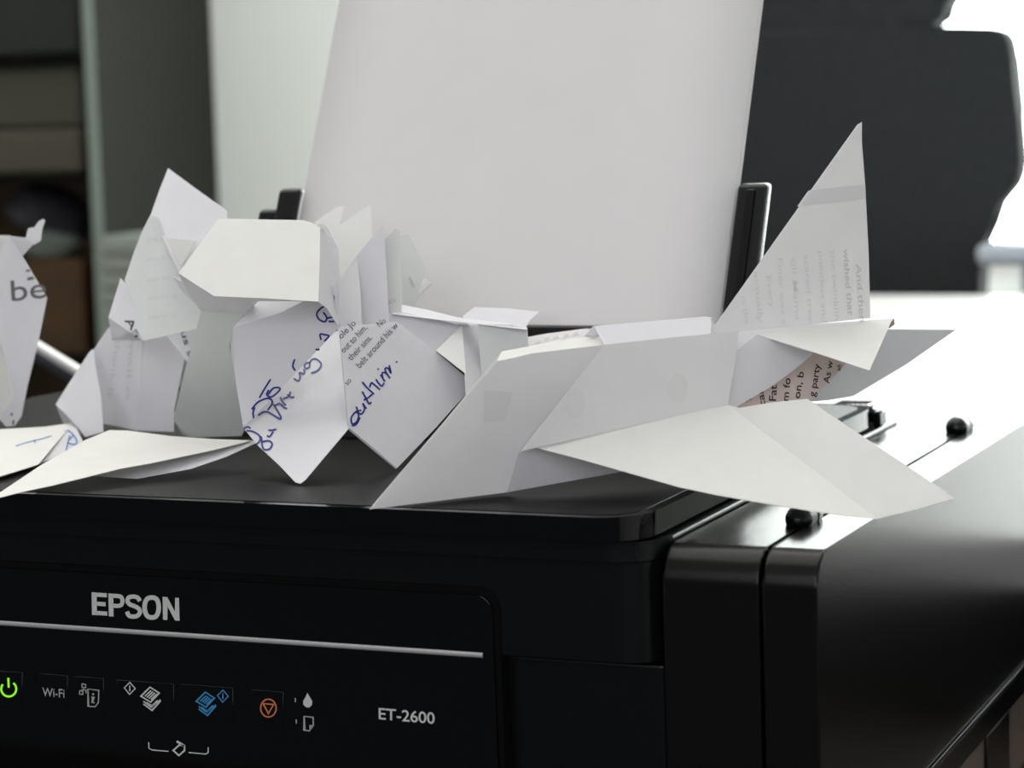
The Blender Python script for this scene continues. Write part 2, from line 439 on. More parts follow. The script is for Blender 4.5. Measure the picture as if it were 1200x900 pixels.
# recess where the lid meets the frame at the right rear, hinge blocks
box('lid_hinge', (-0.030, 0.322, 0.1346), (-0.006, 0.345, 0.1446), M['gloss'], pr, 0.004, 4)
box('lid_hinge', (0.0 - 0.42, 0.322, 0.1346), (-0.39, 0.345, 0.1446), M['gloss'], pr, 0.004, 4)
box('frame_stop', (-0.0055, 0.318, 0.1346), (-0.0015, 0.330, 0.1425), M['body'], pr, 0.001, 1)

# control panel
PY = -0.0022
FRONT = (np.array([0, PY, 0.]), np.array([0, -1., 0]))
cp = prism('control_panel', [(XL + 0.02, 0.02), (-0.0665, 0.02)] + [(-0.0675 - 0.006 + 0.006 * math.cos(math.radians(t)), 0.1055 + 0.006 * math.sin(math.radians(t))) for t in range(0, 91, 15)] + [(XL + 0.02, 0.1115)],
           'y', PY, 0.0055, M['gloss'], pr, 0.0004, 2)
brd = prism('panel_border', [(XL + 0.018, 0.018), (-0.0640, 0.018)] + [(-0.0650 - 0.0075 + 0.0075 * math.cos(math.radians(t)), 0.1068 + 0.0075 * math.sin(math.radians(t))) for t in range(0, 91, 15)] + [(XL + 0.018, 0.1143)],
            'y', -0.0009, 0.0055, M['dark'], pr, 0.0005, 1)
def fp(px, py, y=PY): return at(px, py, 'y', y)
# silver line
a = fp(-60, 726); b = fp(566, 768)
bm = bmesh.new(); n = 8; ring = []
for P in (a, b):
    ring.append([bm.verts.new((P[0], PY + 0.0003 - 0.0009 * math.sin(math.pi * k / n), P[2] + 0.0011 * math.cos(math.pi * k / n))) for k in range(n + 1)])
for k in range(n): bm.faces.new((ring[0][k], ring[1][k], ring[1][k + 1], ring[0][k + 1]))
bm.faces.new(ring[0]); bm.faces.new(ring[1])
tag(bmobj('silver_line', bm, M['silver'], cp, True), 'thin silver trim line')
c1 = lambda x, y: (x / 3.75, 660 + y / 3.75)
c2 = lambda x, y: (280 + x / 3.75, 660 + y / 3.75)
C1 = lambda *ps: [c1(*p) for p in ps]
C2 = lambda *ps: [c2(*p) for p in ps]
UP = (-0.012, -1)
D = lambda nm, sh, m, label=None: tag(decal(nm, sh, FRONT, m, cp, 0.00028), label)
def epson():
    r = lambda w, cl, *ps: ribbon(C1(*ps), w, cl, False)
    rc = lambda w, cl, *ps: ribbon(C1(*ps), w, cl, True)
    b = [poly2d(C1((404, 127), (426, 128.5), (428, 228), (406, 226.5)))]                                   # E stem
    b += [poly2d(C1((426, y), (x1, y + 3), (x1, y + 21), (426, y + 18))) for y, x1 in ((128.5, 471), (168, 466), (209, 473))]
    b += [poly2d(C1((478, 132), (499, 133.5), (501, 234), (480, 232.5)))]                                  # P
    b += [rc(4.8, False, (498, 142.5), (520, 144), (534, 148), (540, 165), (535, 182), (520, 187), (499, 186))]
    b += [rc(5.0, False, (616, 166), (608, 152), (590, 146), (568, 150), (562, 166), (572, 180), (592, 188), (610, 198), (617, 214), (606, 230), (586, 234), (568, 229), (560, 212))]   # S
    b += [rc(5.4, True, (668, 150), (688, 156), (698, 178), (698, 208), (688, 232), (669, 238), (650, 232), (639, 210), (638, 180), (648, 157))]   # O
    b += [poly2d(C1((716, 147), (737, 148.5), (738, 200), (737, 249), (718, 247.5))), poly2d(C1((771, 151), (788, 152), (791, 252.5), (771, 251.4), (770.5, 205))), poly2d(C1((737, 148.5), (770.5, 212), (771, 251.4), (738, 190)))]
    return b
D('brand_lettering', epson(), M['print_white'], 'EPSON in bold silver capitals')
D('model_lettering', [text2d('ET-2600', c2(616, 684), c2(862, 705), 13.0, 0.012, UP)], M['print_white'], 'ET-2600 in pale print')
# buttons: slightly raised gloss plates
for q in (((-70, 470), (100, 480), (96, 632), (-70, 620)), ((176, 484), (298, 494), (298, 648), (176, 636)), ((330, 496), (456, 506), (458, 660), (332, 650)),
          ((512, 512), (764, 530), (764, 678), (512, 660)), ((794, 530), (1024, 548), (1026, 694), (794, 676)), ((1106, 555), (1246, 566), (1246, 722), (1106, 710))):
    ps = [fp(*c1(*p)) for p in q]
    prism('button', [(p[0], p[2]) for p in ps], 'y', PY - 0.00018, PY + 0.002, M['gloss'], cp, 0.00012, 1)
arc = [(40 + 33 * math.cos(math.radians(t)), 552 + 33 * math.sin(math.radians(t))) for t in range(-52, 233, 15)]
D('power_symbol', [ribbon(C1(*arc), 2.4), ribbon(C1((38, 503), (40, 546)), 2.4, curve=False)], M['led'], 'lit green power symbol')
D('wifi_lettering', [text2d('Wi-Fi', c1(188, 583), c1(285, 591), 10.0, 0.008, UP)], M['print_grey'], 'Wi-Fi in grey print')
D('information_symbol', [ribbon(C1((388, 552), (436, 558), (434, 612), (420, 630), (390, 628)), 1.3, True, False), poly2d(C1(*circ(411, 575, 5, 5, 10))), ribbon(C1((403, 588), (412, 588), (407, 612), (417, 612)), 1.9, False, False),
   ribbon(C1((362, 530), (379, 532), (378, 546), (362, 545)), 1.1, True, False), ribbon(C1((352, 560), (366, 561), (366, 576), (351, 575)), 1.1, True, False),
   ribbon(C1((370, 546), (370, 556), (359, 556), (359, 560)), 1.0, False, False), ribbon(C1((370, 556), (380, 557), (380, 572)), 1.0, False, False)], M['print_grey'])
def copyicon(dx, dy, flip):
    f = lambda x, y: c1(dx + (flip * (x - 655)), dy + (y - 600))
    F = lambda *ps: [f(*p) for p in ps]
    sh = [ribbon(F((657, 546), (697, 572), (660, 612), (617, 586)), 1.6, True, False)]
    for k in range(4): sh.append(ribbon(F((634 + 9 * k, 588 + 5 * k - 2), (662 + 8 * k, 561 + 5 * k)), 1.5, False, False))
    sh += [ribbon(F((628, 608), (662, 634), (703, 601)), 1.5, False, False), ribbon(F((628, 620), (666, 648), (704, 606)), 1.6, False, False),
           ribbon(F((640, 612), (665, 628), (690, 604)), 1.4, False, False)]
    return sh
def dia(cx, cy):
    return [ribbon(C1((cx, cy - 26), (cx + 24, cy + 1), (cx - 1, cy + 27), (cx - 24, cy - 2)), 1.2, True, False), ribbon(C1((cx, cy - 12), (cx, cy + 13)), 1.4, False, False)]
D('copy_symbol', copyicon(659, 598, 1) + dia(572, 549), M['print_white'])
D('colour_copy_symbol', copyicon(902, 620, 1) + dia(981, 583), M['print_blue'])
D('stop_symbol', [ribbon(C2(*circ(131, 636, 34, 39)), 1.7, True), ribbon(C2((108, 616), (154, 620), (131, 660)), 1.7, True, False)], M['print_orange'])
drop = [(303, 568), (312, 586), (324, 606), (322, 622), (310, 634), (296, 632), (284, 620), (284, 604), (294, 588)]
D('ink_drop_symbol', [poly2d(C2(*drop))], M['print_white'])
D('paper_symbol', [ribbon(C2((288, 672), (328, 677), (328, 712), (311, 736), (289, 733)), 1.5, True, False), poly2d(C2((328, 710), (311, 734), (311, 711)))], M['print_grey'])
D('indicator_mark', [poly2d(C2((247, 592), (252, 592), (252, 610), (247, 610))), poly2d(C2((251, 686), (256, 686), (256, 704), (251, 704)))], M['print_grey'])
D('bracket_symbol', [ribbon(C1((655, 786), (656, 812), (670, 820), (742, 826)), 1.2, False, False), ribbon(C1((830, 831), (905, 838), (916, 832), (917, 808)), 1.2, False, False),
   ribbon(C1((778, 782), (812, 802)), 2.6, False, False), ribbon(C1((812, 802), (813, 822), (788, 844), (763, 822), (790, 798)), 1.9, True, False)], M['print_white'])

# ink tank at the right side
TZ, TX, TY = 0.1325, 0.058, 0.40
def tank_profile(r):
    pts = [(TY, TZ), (TY, DZ), (0.0, DZ)]
    pts += [(r - r * math.cos(math.radians(t)), TZ - r + r * math.sin(math.radians(t))) for t in range(0, 91, 10)]
    return pts
tk = prism('ink_tank', tank_profile(0.013), 'x', 0.0, 0.0362, M['tank'], pr, 0.0009, 2, lambda e: abs(e.verts[0].co.x - e.verts[1].co.x) < 1e-6)
# outer cover with the upper side panel, lower frame with tank windows
cov = prism('tank_cover', [q if q[1] > 0 else (q[0], 0.0115) for q in tank_profile(0.013)], 'x', 0.0376, TX, M['tank'], pr, 0.0013, 3, lambda e: abs(e.verts[0].co.x - e.verts[1].co.x) < 1e-6)
box('cover_ridge', (0.0376, 0.001, 0.0092), (TX + 0.0008, TY, 0.0112), M['tank'], pr, 0.0005, 2)
fr = box('tank_frame', (0.0376, 0.001, DZ), (TX - 0.0035, TY, 0.009), M['dark'], pr)
ybar = [0.0, 0.21, 0.2900, 0.333, 0.398]
box('frame_rail', (TX - 0.0035, 0.001, -0.004), (TX, TY, 0.009), M['body'], pr, 0.0005, 1)
box('frame_rail', (TX - 0.0035, 0.001, DZ), (TX, TY, DZ + 0.008), M['body'], pr, 0.0005, 1)
for y0, y1 in ((0.001, 0.05), (0.116, 0.13), (0.196, 0.212), (0.278, 0.329), (0.385, TY)):
    box('frame_post', (TX - 0.0035, y0, DZ + 0.008), (TX, y1, -0.004), M['body'], pr, 0.0005, 1)
for y0, y1 in ((0.05, 0.116), (0.13, 0.196), (0.212, 0.278), (0.329, 0.385)):
    prism('tank_window', rrect(y0, DZ + 0.008, y1, -0.004, 0.006, 3, '0011'), 'x', TX - 0.0034, TX - 0.0015, M['inkwin'], pr)
# hinge pins on the seam
def pin(y0, L, r=0.0053):
    bm = bmesh.new(); seg = 20; prof = []
    for k in range(7):
        t = math.radians(90 * k / 6); prof.append((y0 + r * 1.1 * (1 - math.cos(t)), r * math.sin(t)))
    prof += [(y0 + L * 0.62, r), (y0 + L * 0.64, r * 0.86), (y0 + L * 0.72, r * 0.86), (y0 + L * 0.74, r), (y0 + L * 0.96, r), (y0 + L, r * 0.85), (y0 + L, 0.0)]
    rings = []
    for y, rr in prof:
        if rr < 1e-6: rings.append([bm.verts.new((0.0345, y, TZ + 0.0022))]); continue
        rings.append([bm.verts.new((0.0345 + rr * math.cos(6.28318 * i / seg), y, TZ + 0.0022 + rr * math.sin(6.28318 * i / seg))) for i in range(seg)])
    for A, B in zip(rings, rings[1:]):
        for i in range(seg):
            j = (i + 1) % seg
            if len(A) == 1: bm.faces.new((A[0], B[i], B[j]))
            elif len(B) == 1: bm.faces.new((A[i], A[j], B[0]))
            else: bm.faces.new((A[i], A[j], B[j], B[i]))
    return bmobj('hinge_pin', bm, M['body'], pr, True, 50)
pin(0.052, 0.021); pin(0.318, 0.021)
pz = (np.array([0, 0, TZ]), np.array([0, 0, 1.]))
decal('moulded_mark', [poly2d([(805, 634), (817, 633.4), (817, 634.8), (805, 635.4)])], pz, M['dark'], pr, 0.0002)

# rear paper feed: guard, guides
box('feed_hopper', (-0.30, 0.255, DZ), (-0.005, 0.36, 0.1340), M['body'], pr, 0.002, 2)
LEAN = (0.262 - 0.195) / 0.14
def sheet_y(z): return 0.197 + (z - 0.20) * LEAN
g = at(650, 381, 'y', 0.187)
# paper rest plate behind the sheet, guard in front
def slab(name, x0, x1, z0, z1, off0, off1, m, bev=0.001):
    bm = bmesh.new(); vs = []
    for x in (x0, x1):
        for z in (z0, z1):
            for of in (off0, off1): vs.append(bm.verts.new((x, sheet_y(z) + of, z)))
    for f in ((0, 1, 3, 2), (4, 6, 7, 5), (0, 4, 5, 1), (2, 3, 7, 6), (0, 2, 6, 4), (1, 5, 7, 3)): bm.faces.new([vs[i] for i in f])
    if bev: bmesh.ops.bevel(bm, geom=list(bm.edges), offset=bev, segments=2, affect='EDGES', profile=0.5)
    return bmobj(name, bm, m, pr, True)
slab('paper_support', -0.245, -0.055, 0.1455, 0.30, 0.004, 0.008, M['body'])
slab('feed_guard', -0.285, -0.022, 0.1455, g[2], -0.012, -0.006, M['body'])
slab('edge_guide', -0.0395, -0.0255, 0.1455, at(866, 215, 'y', 0.225)[2], -0.006, 0.0035, M['body'], 0.002)
slab('guide_rib', -0.0345, -0.0305, 0.1455, at(866, 221, 'y', 0.225)[2], -0.0075, -0.0058, M['tank'], 0.0006)
zl = at(330, 221, 'y', 0.225)[2]
slab('edge_guide', -0.2745, -0.2630, 0.1455, zl, -0.004, 0.0035, M['body'], 0.002)
slab('guide_foot', -0.284, -0.2740, 0.1455, zl - 0.0098, -0.003, 0.0035, M['body'], 0.002)

# sheets standing in the feed
def sheet(name, label, off, dx, dz, grp):
    vs = []; fs = []; nx, nz = 6, 8; x0, x1 = -0.262 + dx, -0.0415 + dx; z0, z1 = 0.150, 0.150 + 0.27 + dz
    for k in range(nz + 1):
        z = z0 + (z1 - z0) * k / nz
        for i in range(nx + 1):
            u = i / nx
            vs.append((x0 + (x1 - x0) * u, sheet_y(z) + off - 0.0015 * math.sin(math.pi * u) * (k / nz), z))
    for k in range(nz):
        for i in range(nx): a = k * (nx + 1) + i; fs.append((a, a + 1, a + nx + 2, a + nx + 1))
    o = mesh(name, vs, fs, M['sheet'], None, True)
    o.modifiers.new('thickness', 'SOLIDIFY').thickness = 0.0001
    return tag(o, label, 'paper', grp)
sheet('blank_sheet', 'large blank white sheet standing upright in the printer paper feed', 0.0, 0.0, 0.0, 'sheets in the paper feed')
sheet('blank_sheet', 'blank sheet just behind the front sheet in the paper feed, only its edge showing', 0.0012, 0.0012, 0.002, 'sheets in the paper feed')

# ================================================================== the paper jet
jet = thing('paper_airplane', 'large folded paper jet with tall tail fin, printed text showing through', 'paper airplane', (-0.06, 0.05, LID))
Lq = lambda px, py, l: (px, py, 'l', l)
NZ = (433, 597, 'z', LID + 0.0008)
pn = plane3(Lq(706, 404, 0.014), Lq(595, 576, 0.006), Lq(433, 597, 0.001))          # nose side
pm = plane3(Lq(709, 404, 0.0135), Lq(865, 388, 0.0135), Lq(620, 526, 0.0165))        # main fuselage side
pf = plane3(Lq(590, 412, -0.004), Lq(700, 390, -0.006), Lq(709, 404, 0.0020))         # inside of the far half
psp = plane3(Lq(696, 382, -0.001), Lq(833, 372, -0.001), Lq(709, 405, 0.0050))       # spine strip
fin = plane3(Lq(834, 386, 0), Lq(1008, 143, 0), Lq(1020, 373, 0))
nose = paper('nose_panel', [([(433, 597), (583, 423), (603, 419), (623, 414), (708, 404), (660, 467), (608, 530), (594, 577)], pn)], M['paper_thin'], jet)
paper('cockpit_lining', [([(581, 425), (588, 412), (645, 401), (683, 395), (702, 392), (711, 406), (668, 412), (624, 417)], pf)], M['paper_warm'], jet)
paper('far_nose_panel', [([(437, 592), (520, 495), (586, 415), (645, 402), (700, 391), (650, 470), (596, 576)], plane3(Lq(590, 412, -0.0055), Lq(700, 390, -0.009), Lq(434, 597, -0.0002)))], M['paper_thin'], jet)
body = paper('fuselage_side', [([(708, 404), (786, 395.5), (865, 388), (864, 410), (853, 474), (735, 500), (610, 529), (655, 472)], pm)], M['paper_thin'], jet)
pu = plane3(Lq(610, 529, 0.0120), Lq(594, 577, 0.0052), Lq(860, 478, 0.0120))
paper('lower_fuselage', [([(609, 529), (594, 577), (728, 553), (862, 522), (858, 474)], pu)], M['paper'], jet)
paper('far_fuselage_side', [([(594, 577), (610, 520), (700, 400), (865, 384), (950, 400), (940, 462), (860, 524), (728, 552)], plane3(Lq(600, 576, 0.004), Lq(860, 524, 0.0045), Lq(800, 390, -0.010)))], M['paper'], jet)
paper('spine', [([(683, 396), (696, 382), (704, 394)], plane3(Lq(683, 396, -0.006), Lq(696, 382, -0.0015), Lq(704, 394, -0.004))),
                ([(696, 382), (760, 376.5), (826, 371), (834, 372), (833, 391), (770, 398), (709, 405)], psp)], M['paper'], jet)
fo = paper('tail_fin', [([(833, 373), (838, 381), (880, 322), (1005, 146), (1010, 143), (1010, 166), (1014, 218), (1018, 298), (1020, 372.5), (942, 381), (866, 389), (834, 392)], fin)], M['paper_thin'], jet)
# tail: rear body panels, pink printed inside, tailplanes
pr1 = plane3(Lq(866, 400, 0.010), Lq(858, 476, 0.013), Lq(952, 415, 0.0045))
paper('rear_body_panel', [([(864, 410), (887, 392), (953, 415), (930, 434), (904, 453), (863, 477), (852, 473)], pr1)], M['paper'], jet)
paper('rear_gusset', [([(863, 388.5), (888, 391), (864, 412)], plane3(Lq(863, 388, 0.004), Lq(888, 391, 0.003), Lq(864, 412, 0.0085)))], M['paper'], jet)
pk = plane3(Lq(862, 478, 0.011), Lq(953, 412, -0.002), Lq(950, 470, 0.001))
pink = paper('printed_inner_panel', [([(861, 479), (904, 450), (930, 430), (955, 410), (992, 425), (988, 430), (969, 449), (948, 471)], pk)], M['paper_pink'], jet)
pst = plane3(Lq(888, 391.5, 0.0035), Lq(1046, 375.5, 0.0015), Lq(1019, 434, 0.040))
st = paper('tailplane', [([(888, 392), (930, 388), (1045, 375.5), (1019, 434), (960, 414.5)], pst)], M['paper_warm'], jet)
paper('tailplane_fold', [([(864, 388.7), (950, 380), (1047, 373.2), (1045.5, 376), (930, 388.4), (888, 392.3)], plane3(Lq(864, 388.5, 0.0012), Lq(1047, 373.2, -0.0004), Lq(930, 388.4, 0.0032)))], M['paper_thin'], jet)
paper('tailplane_tip', [([(1047.5, 373.2), (1048.5, 380), (1042, 385), (1041, 383), (1045, 375.5)], plane3(Lq(1047, 373, -0.001), Lq(1048, 380, -0.003), Lq(1042, 385, -0.004)))], M['paper_pink'], jet)
pfw = plane3(Lq(950, 468, -0.020), Lq(1120, 386.5, -0.050), Lq(940, 405, -0.008))
paper('far_wing', [([(890, 440), (930, 405), (1040, 386), (1120, 386.5), (1062, 427), (1000, 464), (970, 469), (920, 473)], pfw)], M['paper'], jet)
# near wing
pw = plane3((853, 474, 'l', 0.0155), (622, 524, 'l', 0.0135), (1028, 608, 'z', 0.1398))
pw2 = plane3((853, 474, 'l', 0.0155), (1028, 608, 'z', 0.1398), (1120, 584, 'z', 0.1475))
wg = paper('near_wing', [([(622, 523), (640, 520), (736, 499), (853, 473.5), (905, 513), (965, 559), (1028, 608), (990, 604), (953, 599), (897, 590), (840, 580), (797, 571), (733, 553), (680, 538)], pw),
                         ([(853, 473.5), (866, 478), (905, 471.5), (946, 467.5), (1030, 524), (1120, 584), (1075, 597), (1028, 608), (965, 559), (905, 513)], pw2)], M['paper_warm'], jet)
# print on the jet
J = lambda nm, sh, pl, m, off=0.00016: decal(nm, sh, pl, m, jet, off)
band = bpy.data.materials.new('tmp'); bpy.data.materials.remove(band)
J('printed_band', [poly2d([(947, 223.5), (980, 219.5), (1013.3, 216), (1014.2, 232), (975, 237), (934, 242)])], fin, M['ghost2'])
F6 = lambda x, y: (720 + x / 2.857, 120 + y / 2.857)
fins = [('And then', (822, 735), (807, 540), 6.2), ('wished that', (782, 712), (765, 490), 6.2), ('the twinklin', (738, 730), (722, 495), 6.0), ('pointless and', (695, 735), (682, 498), 6.0),
        ('scared tree', (650, 738), (633, 510), 6.0), ('till Mama', (606, 730), (590, 518), 6.0), ('Finer was s', (560, 742), (545, 522), 6.0), ('Every', (520, 690), (508, 580), 6.0), ('actually', (482, 738), (466, 565), 5.6), ('in the', (437, 740), (425, 650), 5.6)]
for i, (s, a, b, h) in enumerate(fins):
    J('show_through_text', [text2d(s, F6(*b), F6(*a), h, 0.01, up=(1, 0.05), mirror=False)], fin, M['ghost'] if i < 2 else M['ghost2'], 0.00016)
K2 = lambda x, y: (840 + x / 5.4545, 360 + y / 5.4545)
for s, a, b, h in (('T', (222, 602), (216, 570), 6), ('cal', (310, 628), (296, 540), 7.5), ('Fat', (376, 600), (383, 498), 8.2), ('m fo', (456, 600), (470, 455), 7.6), ('on, b', (528, 585), (556, 415), 7.4),
                   ('g party', (625, 575), (660, 365), 7.4), ('As w', (715, 490), (742, 345), 7.0), ('wh', (790, 412), (800, 372), 6.5)):
    J('printed_text', [text2d(s, K2(*a), K2(*b), h, 0.012)], pk, M['ink_grey'] if s in ('T',) else M['ink'])
q5 = lambda x, y: (400 + x / 3, 340 + y / 3)
J('show_through_mark', [poly2d([q5(500, 352), q5(602, 358), q5(575, 458), q5(500, 466)])], pn, M['ghost2'])
J('show_through_mark', [poly2d([q5(*p) for p in circ(822, 398, 33, 52)])], pm, mat('very_faint_mark', (0.755, 0.75, 0.74), 0.75, 0.2, trans=0.2))
J('show_through_mark', [poly2d([q5(*p) for p in circ(1182, 345, 35, 52)])], pm, M['faint'] if 'faint' in M else bpy.data.materials['very_faint_mark'])

# ================================================================== centre folded figure
Yq = lambda px, py, y: (px, py, 'y', y)
Zq = lambda px, py, z=LID + 0.0012: (px, py, 'z', z)
cf = thing('origami_figure', 'folded paper figure with blank flat head and blue handwriting on its front', 'origami', (-0.19, 0.07, LID))
pA = plane3(Zq(352, 566), Yq(408, 502, 0.060), Yq(285, 501, 0.066))
pB = plane3(Yq(397, 383, 0.070), Yq(285, 501, 0.0625), Yq(273, 383, 0.074))
pR = plane3(Yq(397, 383, 0.071), Yq(408.5, 502, 0.0602), Zq(465, 549))
lowp = paper('front_lower_panel', [([(285, 501), (301, 521), (326, 544), (346, 565), (352, 566.5), (358, 562), (408.5, 502), (404, 440), (397, 383), (340, 442)], pA)], M['paper'], cf)
upp = paper('front_upper_flap', [([(273, 384), (274, 400), (277, 447), (285, 501.5), (397, 383.5), (397, 330), (390, 335), (330, 366)], pB)], M['paper'], cf)
paper('collar_fold', [([(273, 384), (303, 351), (376, 345), (378, 352), (330, 367)], plane3(Yq(273, 384, 0.0738), Yq(303, 351, 0.0900), Yq(376, 345, 0.080)))], M['paper'], cf)
paper('side_fold', [([(274, 384), (270, 404), (271, 412), (276, 447), (285, 500), (279, 447), (275, 400)], plane3(Yq(274, 384, 0.0755), Yq(270, 404, 0.085), Yq(285, 500, 0.0695)))], M['paper'], cf)
rp = paper('right_panel', [([(397, 383), (430, 380), (465, 377), (512, 413), (556, 450), (510, 502), (465, 549), (436, 524), (409, 501.5), (403, 440)], pR)], M['paper'], cf)
paper('right_backing', [([(397, 384), (465, 378), (557, 451), (463.5, 549.5), (408, 503)], (pR[0] - pR[1] * 0.0012, pR[1]))], M['paper'], cf)
phd = plane3(Yq(251, 347, 0.052), Yq(373, 353, 0.050), Yq(256, 256, 0.082))
hd_ = paper('head_panel', [([(256, 256), (300, 257), (355, 258), (366, 261), (375, 268), (374.5, 310), (373, 353.5), (310, 349.5), (251, 347), (229, 333), (209, 320), (232, 289)], phd)], M['paper_warm'], cf)
paper('head_side', [([(375, 268), (381, 264.5), (386, 270), (392, 300), (396, 345), (397, 383), (384, 362), (373, 353.5)], plane3(Yq(376, 268, 0.0800), Yq(373, 353, 0.0505), Yq(397, 370, 0.073))),
                    ([(372, 263), (378, 262), (384, 266), (396, 290), (398, 330), (397, 383), (394, 330), (388, 280)], plane3(Yq(380, 263, 0.0820), Yq(396, 290, 0.076), Yq(397, 383, 0.0705)))], M['paper'], cf)
paper('neck_fold', [([(209, 321), (251, 347), (373, 353), (303, 353), (287, 369), (235, 364), (222, 346)], plane3(Yq(209, 321, 0.062), Yq(373, 353, 0.066), Yq(255, 366, 0.103)))], M['paper'], cf)
paper('back_leg', [([(236, 363), (287, 368), (274.5, 383), (269, 405), (276, 440), (286, 505), (283, 511), (224, 512.5), (212, 503), (203, 492), (205, 482), (219, 425)], plane3(Yq(236, 363, 0.104), Yq(287, 368, 0.100), Zq(224, 512.5))),
                   ([(203, 492), (212, 503), (224, 512.5), (214, 509)], plane3(Yq(203, 492, 0.142), Yq(224, 512.5, 0.1480), Yq(214, 509, 0.150)))], M['paper_green'], cf)
# print and handwriting
q4 = lambda x, y: (260 + x / 3.75, 340 + y / 3.75)
for s, a, b, h in (('ole Jo', (524, 216), (590, 148), 7.2), ('out to him,', (536, 278), (640, 168), 7.4), ('their sins.', (568, 312), (662, 212), 7.4), ('belt around his w', (606, 344), (776, 158), 7.4), ('No', (692, 164), (722, 140), 7.0), ('so', (552, 420), (570, 398), 6.2)):
    tag(decal('printed_text', [text2d(s, q4(*a), q4(*b), h, 0.008)], pR, M['ink_grey'], cf), None)
def pen(strokes, f, pl, wpx, parent, m='pen', nm='handwriting', label='blue pen handwriting'):
    return tag(decal(nm, [ribbon([f(*p) for p in s], wpx) for s in strokes], pl, M[m], parent, 0.0002), label)
pen([[(612, 528), (588, 535), (568, 560), (572, 588), (592, 578), (600, 550), (590, 532)], [(570, 596), (590, 590), (606, 560)],
     [(590, 512), (600, 540), (616, 542), (626, 520), (618, 498), (634, 522)], [(616, 446), (634, 478), (646, 500), (656, 492)], [(622, 484), (640, 474), (660, 458)],
     [(616, 404), (640, 432), (668, 458)], [(648, 428), (656, 408), (668, 415), (694, 438)],
     [(676, 392), (690, 412), (702, 422), (712, 408)], [(684, 346), (688, 350)], [(696, 372), (716, 402)], [(706, 384), (704, 364), (722, 366), (738, 388)], [(724, 372), (716, 346), (730, 344), (742, 366), (734, 330)],
     [(764, 314), (770, 318)]], q4, pR, 2.0, cf)
q8 = lambda x, y: (280 + x / 4.864, 350 + y / 4.864)
pen([[(506, 44), (476, 50), (446, 82), (456, 116), (490, 132), (502, 108), (482, 78)], [(504, 112), (540, 106), (556, 116), (540, 130), (512, 130)], [(536, 66), (552, 80)],
     [(182, 460), (150, 510), (118, 566)], [(74, 632), (110, 590), (168, 568), (192, 592), (166, 636)], [(92, 620), (82, 650), (86, 682)],
     [(172, 520), (160, 548), (188, 560), (232, 524), (230, 508), (196, 512), (168, 548)],
     [(470, 236), (464, 204), (490, 206), (514, 214), (488, 244)], [(320, 345), (308, 384), (322, 410)],
     [(438, 288), (452, 292), (460, 286)]], q8, pB, 2.1, cf)
pen([[(110, 668), (136, 650), (166, 648), (214, 676), (236, 688), (238, 672), (196, 602)], [(206, 612), (232, 600), (258, 622), (276, 630)], [(236, 562), (254, 596), (270, 610)], [(252, 572), (284, 560), (294, 532)], [(276, 548), (300, 564), (316, 560)],
     [(312, 456), (340, 470), (350, 446), (346, 424), (372, 430), (372, 404)], [(376, 400), (376, 376), (400, 366), (402, 392), (380, 402)], [(402, 372), (418, 348), (446, 348), (470, 378), (446, 414), (412, 426)],
     [(28, 742), (52, 732), (66, 742)], [(44, 754), (82, 760), (118, 784), (120, 812), (100, 832)],
     [(132, 818), (170, 812), (190, 830), (176, 858), (146, 862), (134, 840), (130, 800), (124, 786)], [(160, 782), (176, 788), (196, 760)], [(168, 752), (190, 752), (214, 746)], [(544, 182), (564, 180)]], q8, pA, 2.1, cf)
decal('pen_blot', [poly2d([q8(*p) for p in ((536, -4), (546, -20), (550, -2), (546, 24), (534, 32), (529, 22))])], pB, M['pen'], cf, 0.0006)

# ================================================================== tall figure at the left
tf = thing('origami_figure', 'tall pointed folded paper figure with a shaded skirt beside the blank head', 'origami', (-0.31, 0.17, LID))
k1 = lambda x, y: (x / 3.75, 180 + y / 3.75)
pt1 = plane3(Yq(197, 197, 0.150), Yq(266, 247, 0.140), Yq(192, 282, 0.130))
paper('top_point', [([(197, 197), (231, 222), (266, 247), (266, 256), (262, 330), (215, 330), (192, 282), (176, 253), (187, 222)], pt1)], M['paper'], tf)
pt2 = plane3(Yq(168, 399.5, 0.118), Yq(167, 272, 0.131), Yq(235, 365, 0.124))
paper('front_flap', [([(176, 252), (186, 255), (195, 281), (204, 298), (214, 330), (236, 361), (232, 385), (168, 399.5), (160, 365), (146, 328), (156, 298), (166, 272)], pt2)], M['paper_green'], tf)
paper('small_flap', [([(195, 279), (230, 282), (212, 312)], plane3(Yq(195, 279, 0.1265), Yq(230, 282, 0.122), Yq(212, 312, 0.120)))], M['paper_warm'], tf)
paper('inner_fold', [([(203, 324), (222, 335), (226, 331), (240, 361), (236, 362), (212, 340)], plane3(Yq(203, 324, 0.119), Yq(226, 331, 0.116), Yq(236, 362, 0.122)))], M['paper'], tf)
pt3 = plane3(Yq(141, 326, 0.127), Yq(127, 372, 0.122), Yq(168, 399.5, 0.1175))
paper('left_flap', [([(141, 326), (127, 372), (168, 399.5), (161, 366), (149, 334)], pt3)], M['paper'], tf)
paper('flap_underside', [([(127, 372), (131, 399), (158, 387), (168, 399)], plane3(Yq(127, 372, 0.123), Yq(131, 399, 0.148), Yq(168, 399, 0.1185)))], M['paper'], tf)
psl = plane3(Yq(128, 386, 0.160), Zq(161, 505), Yq(167, 400, 0.150))
psl2 = plane3(Yq(107, 412, 0.158), Zq(100, 512), Yq(65, 474, 0.152))
paper('left_skirt', [([(127, 384), (150, 386), (168, 398), (164, 450), (160.5, 505), (140, 500), (118, 496), (106, 416), (116, 400)], psl)], M['paper'], tf)
paper('left_skirt_overlap', [([(109, 409), (105, 412), (84, 444), (65, 474), (83, 490), (100, 512), (121, 506), (118, 464), (112, 432)], psl2)], M['paper'], tf)
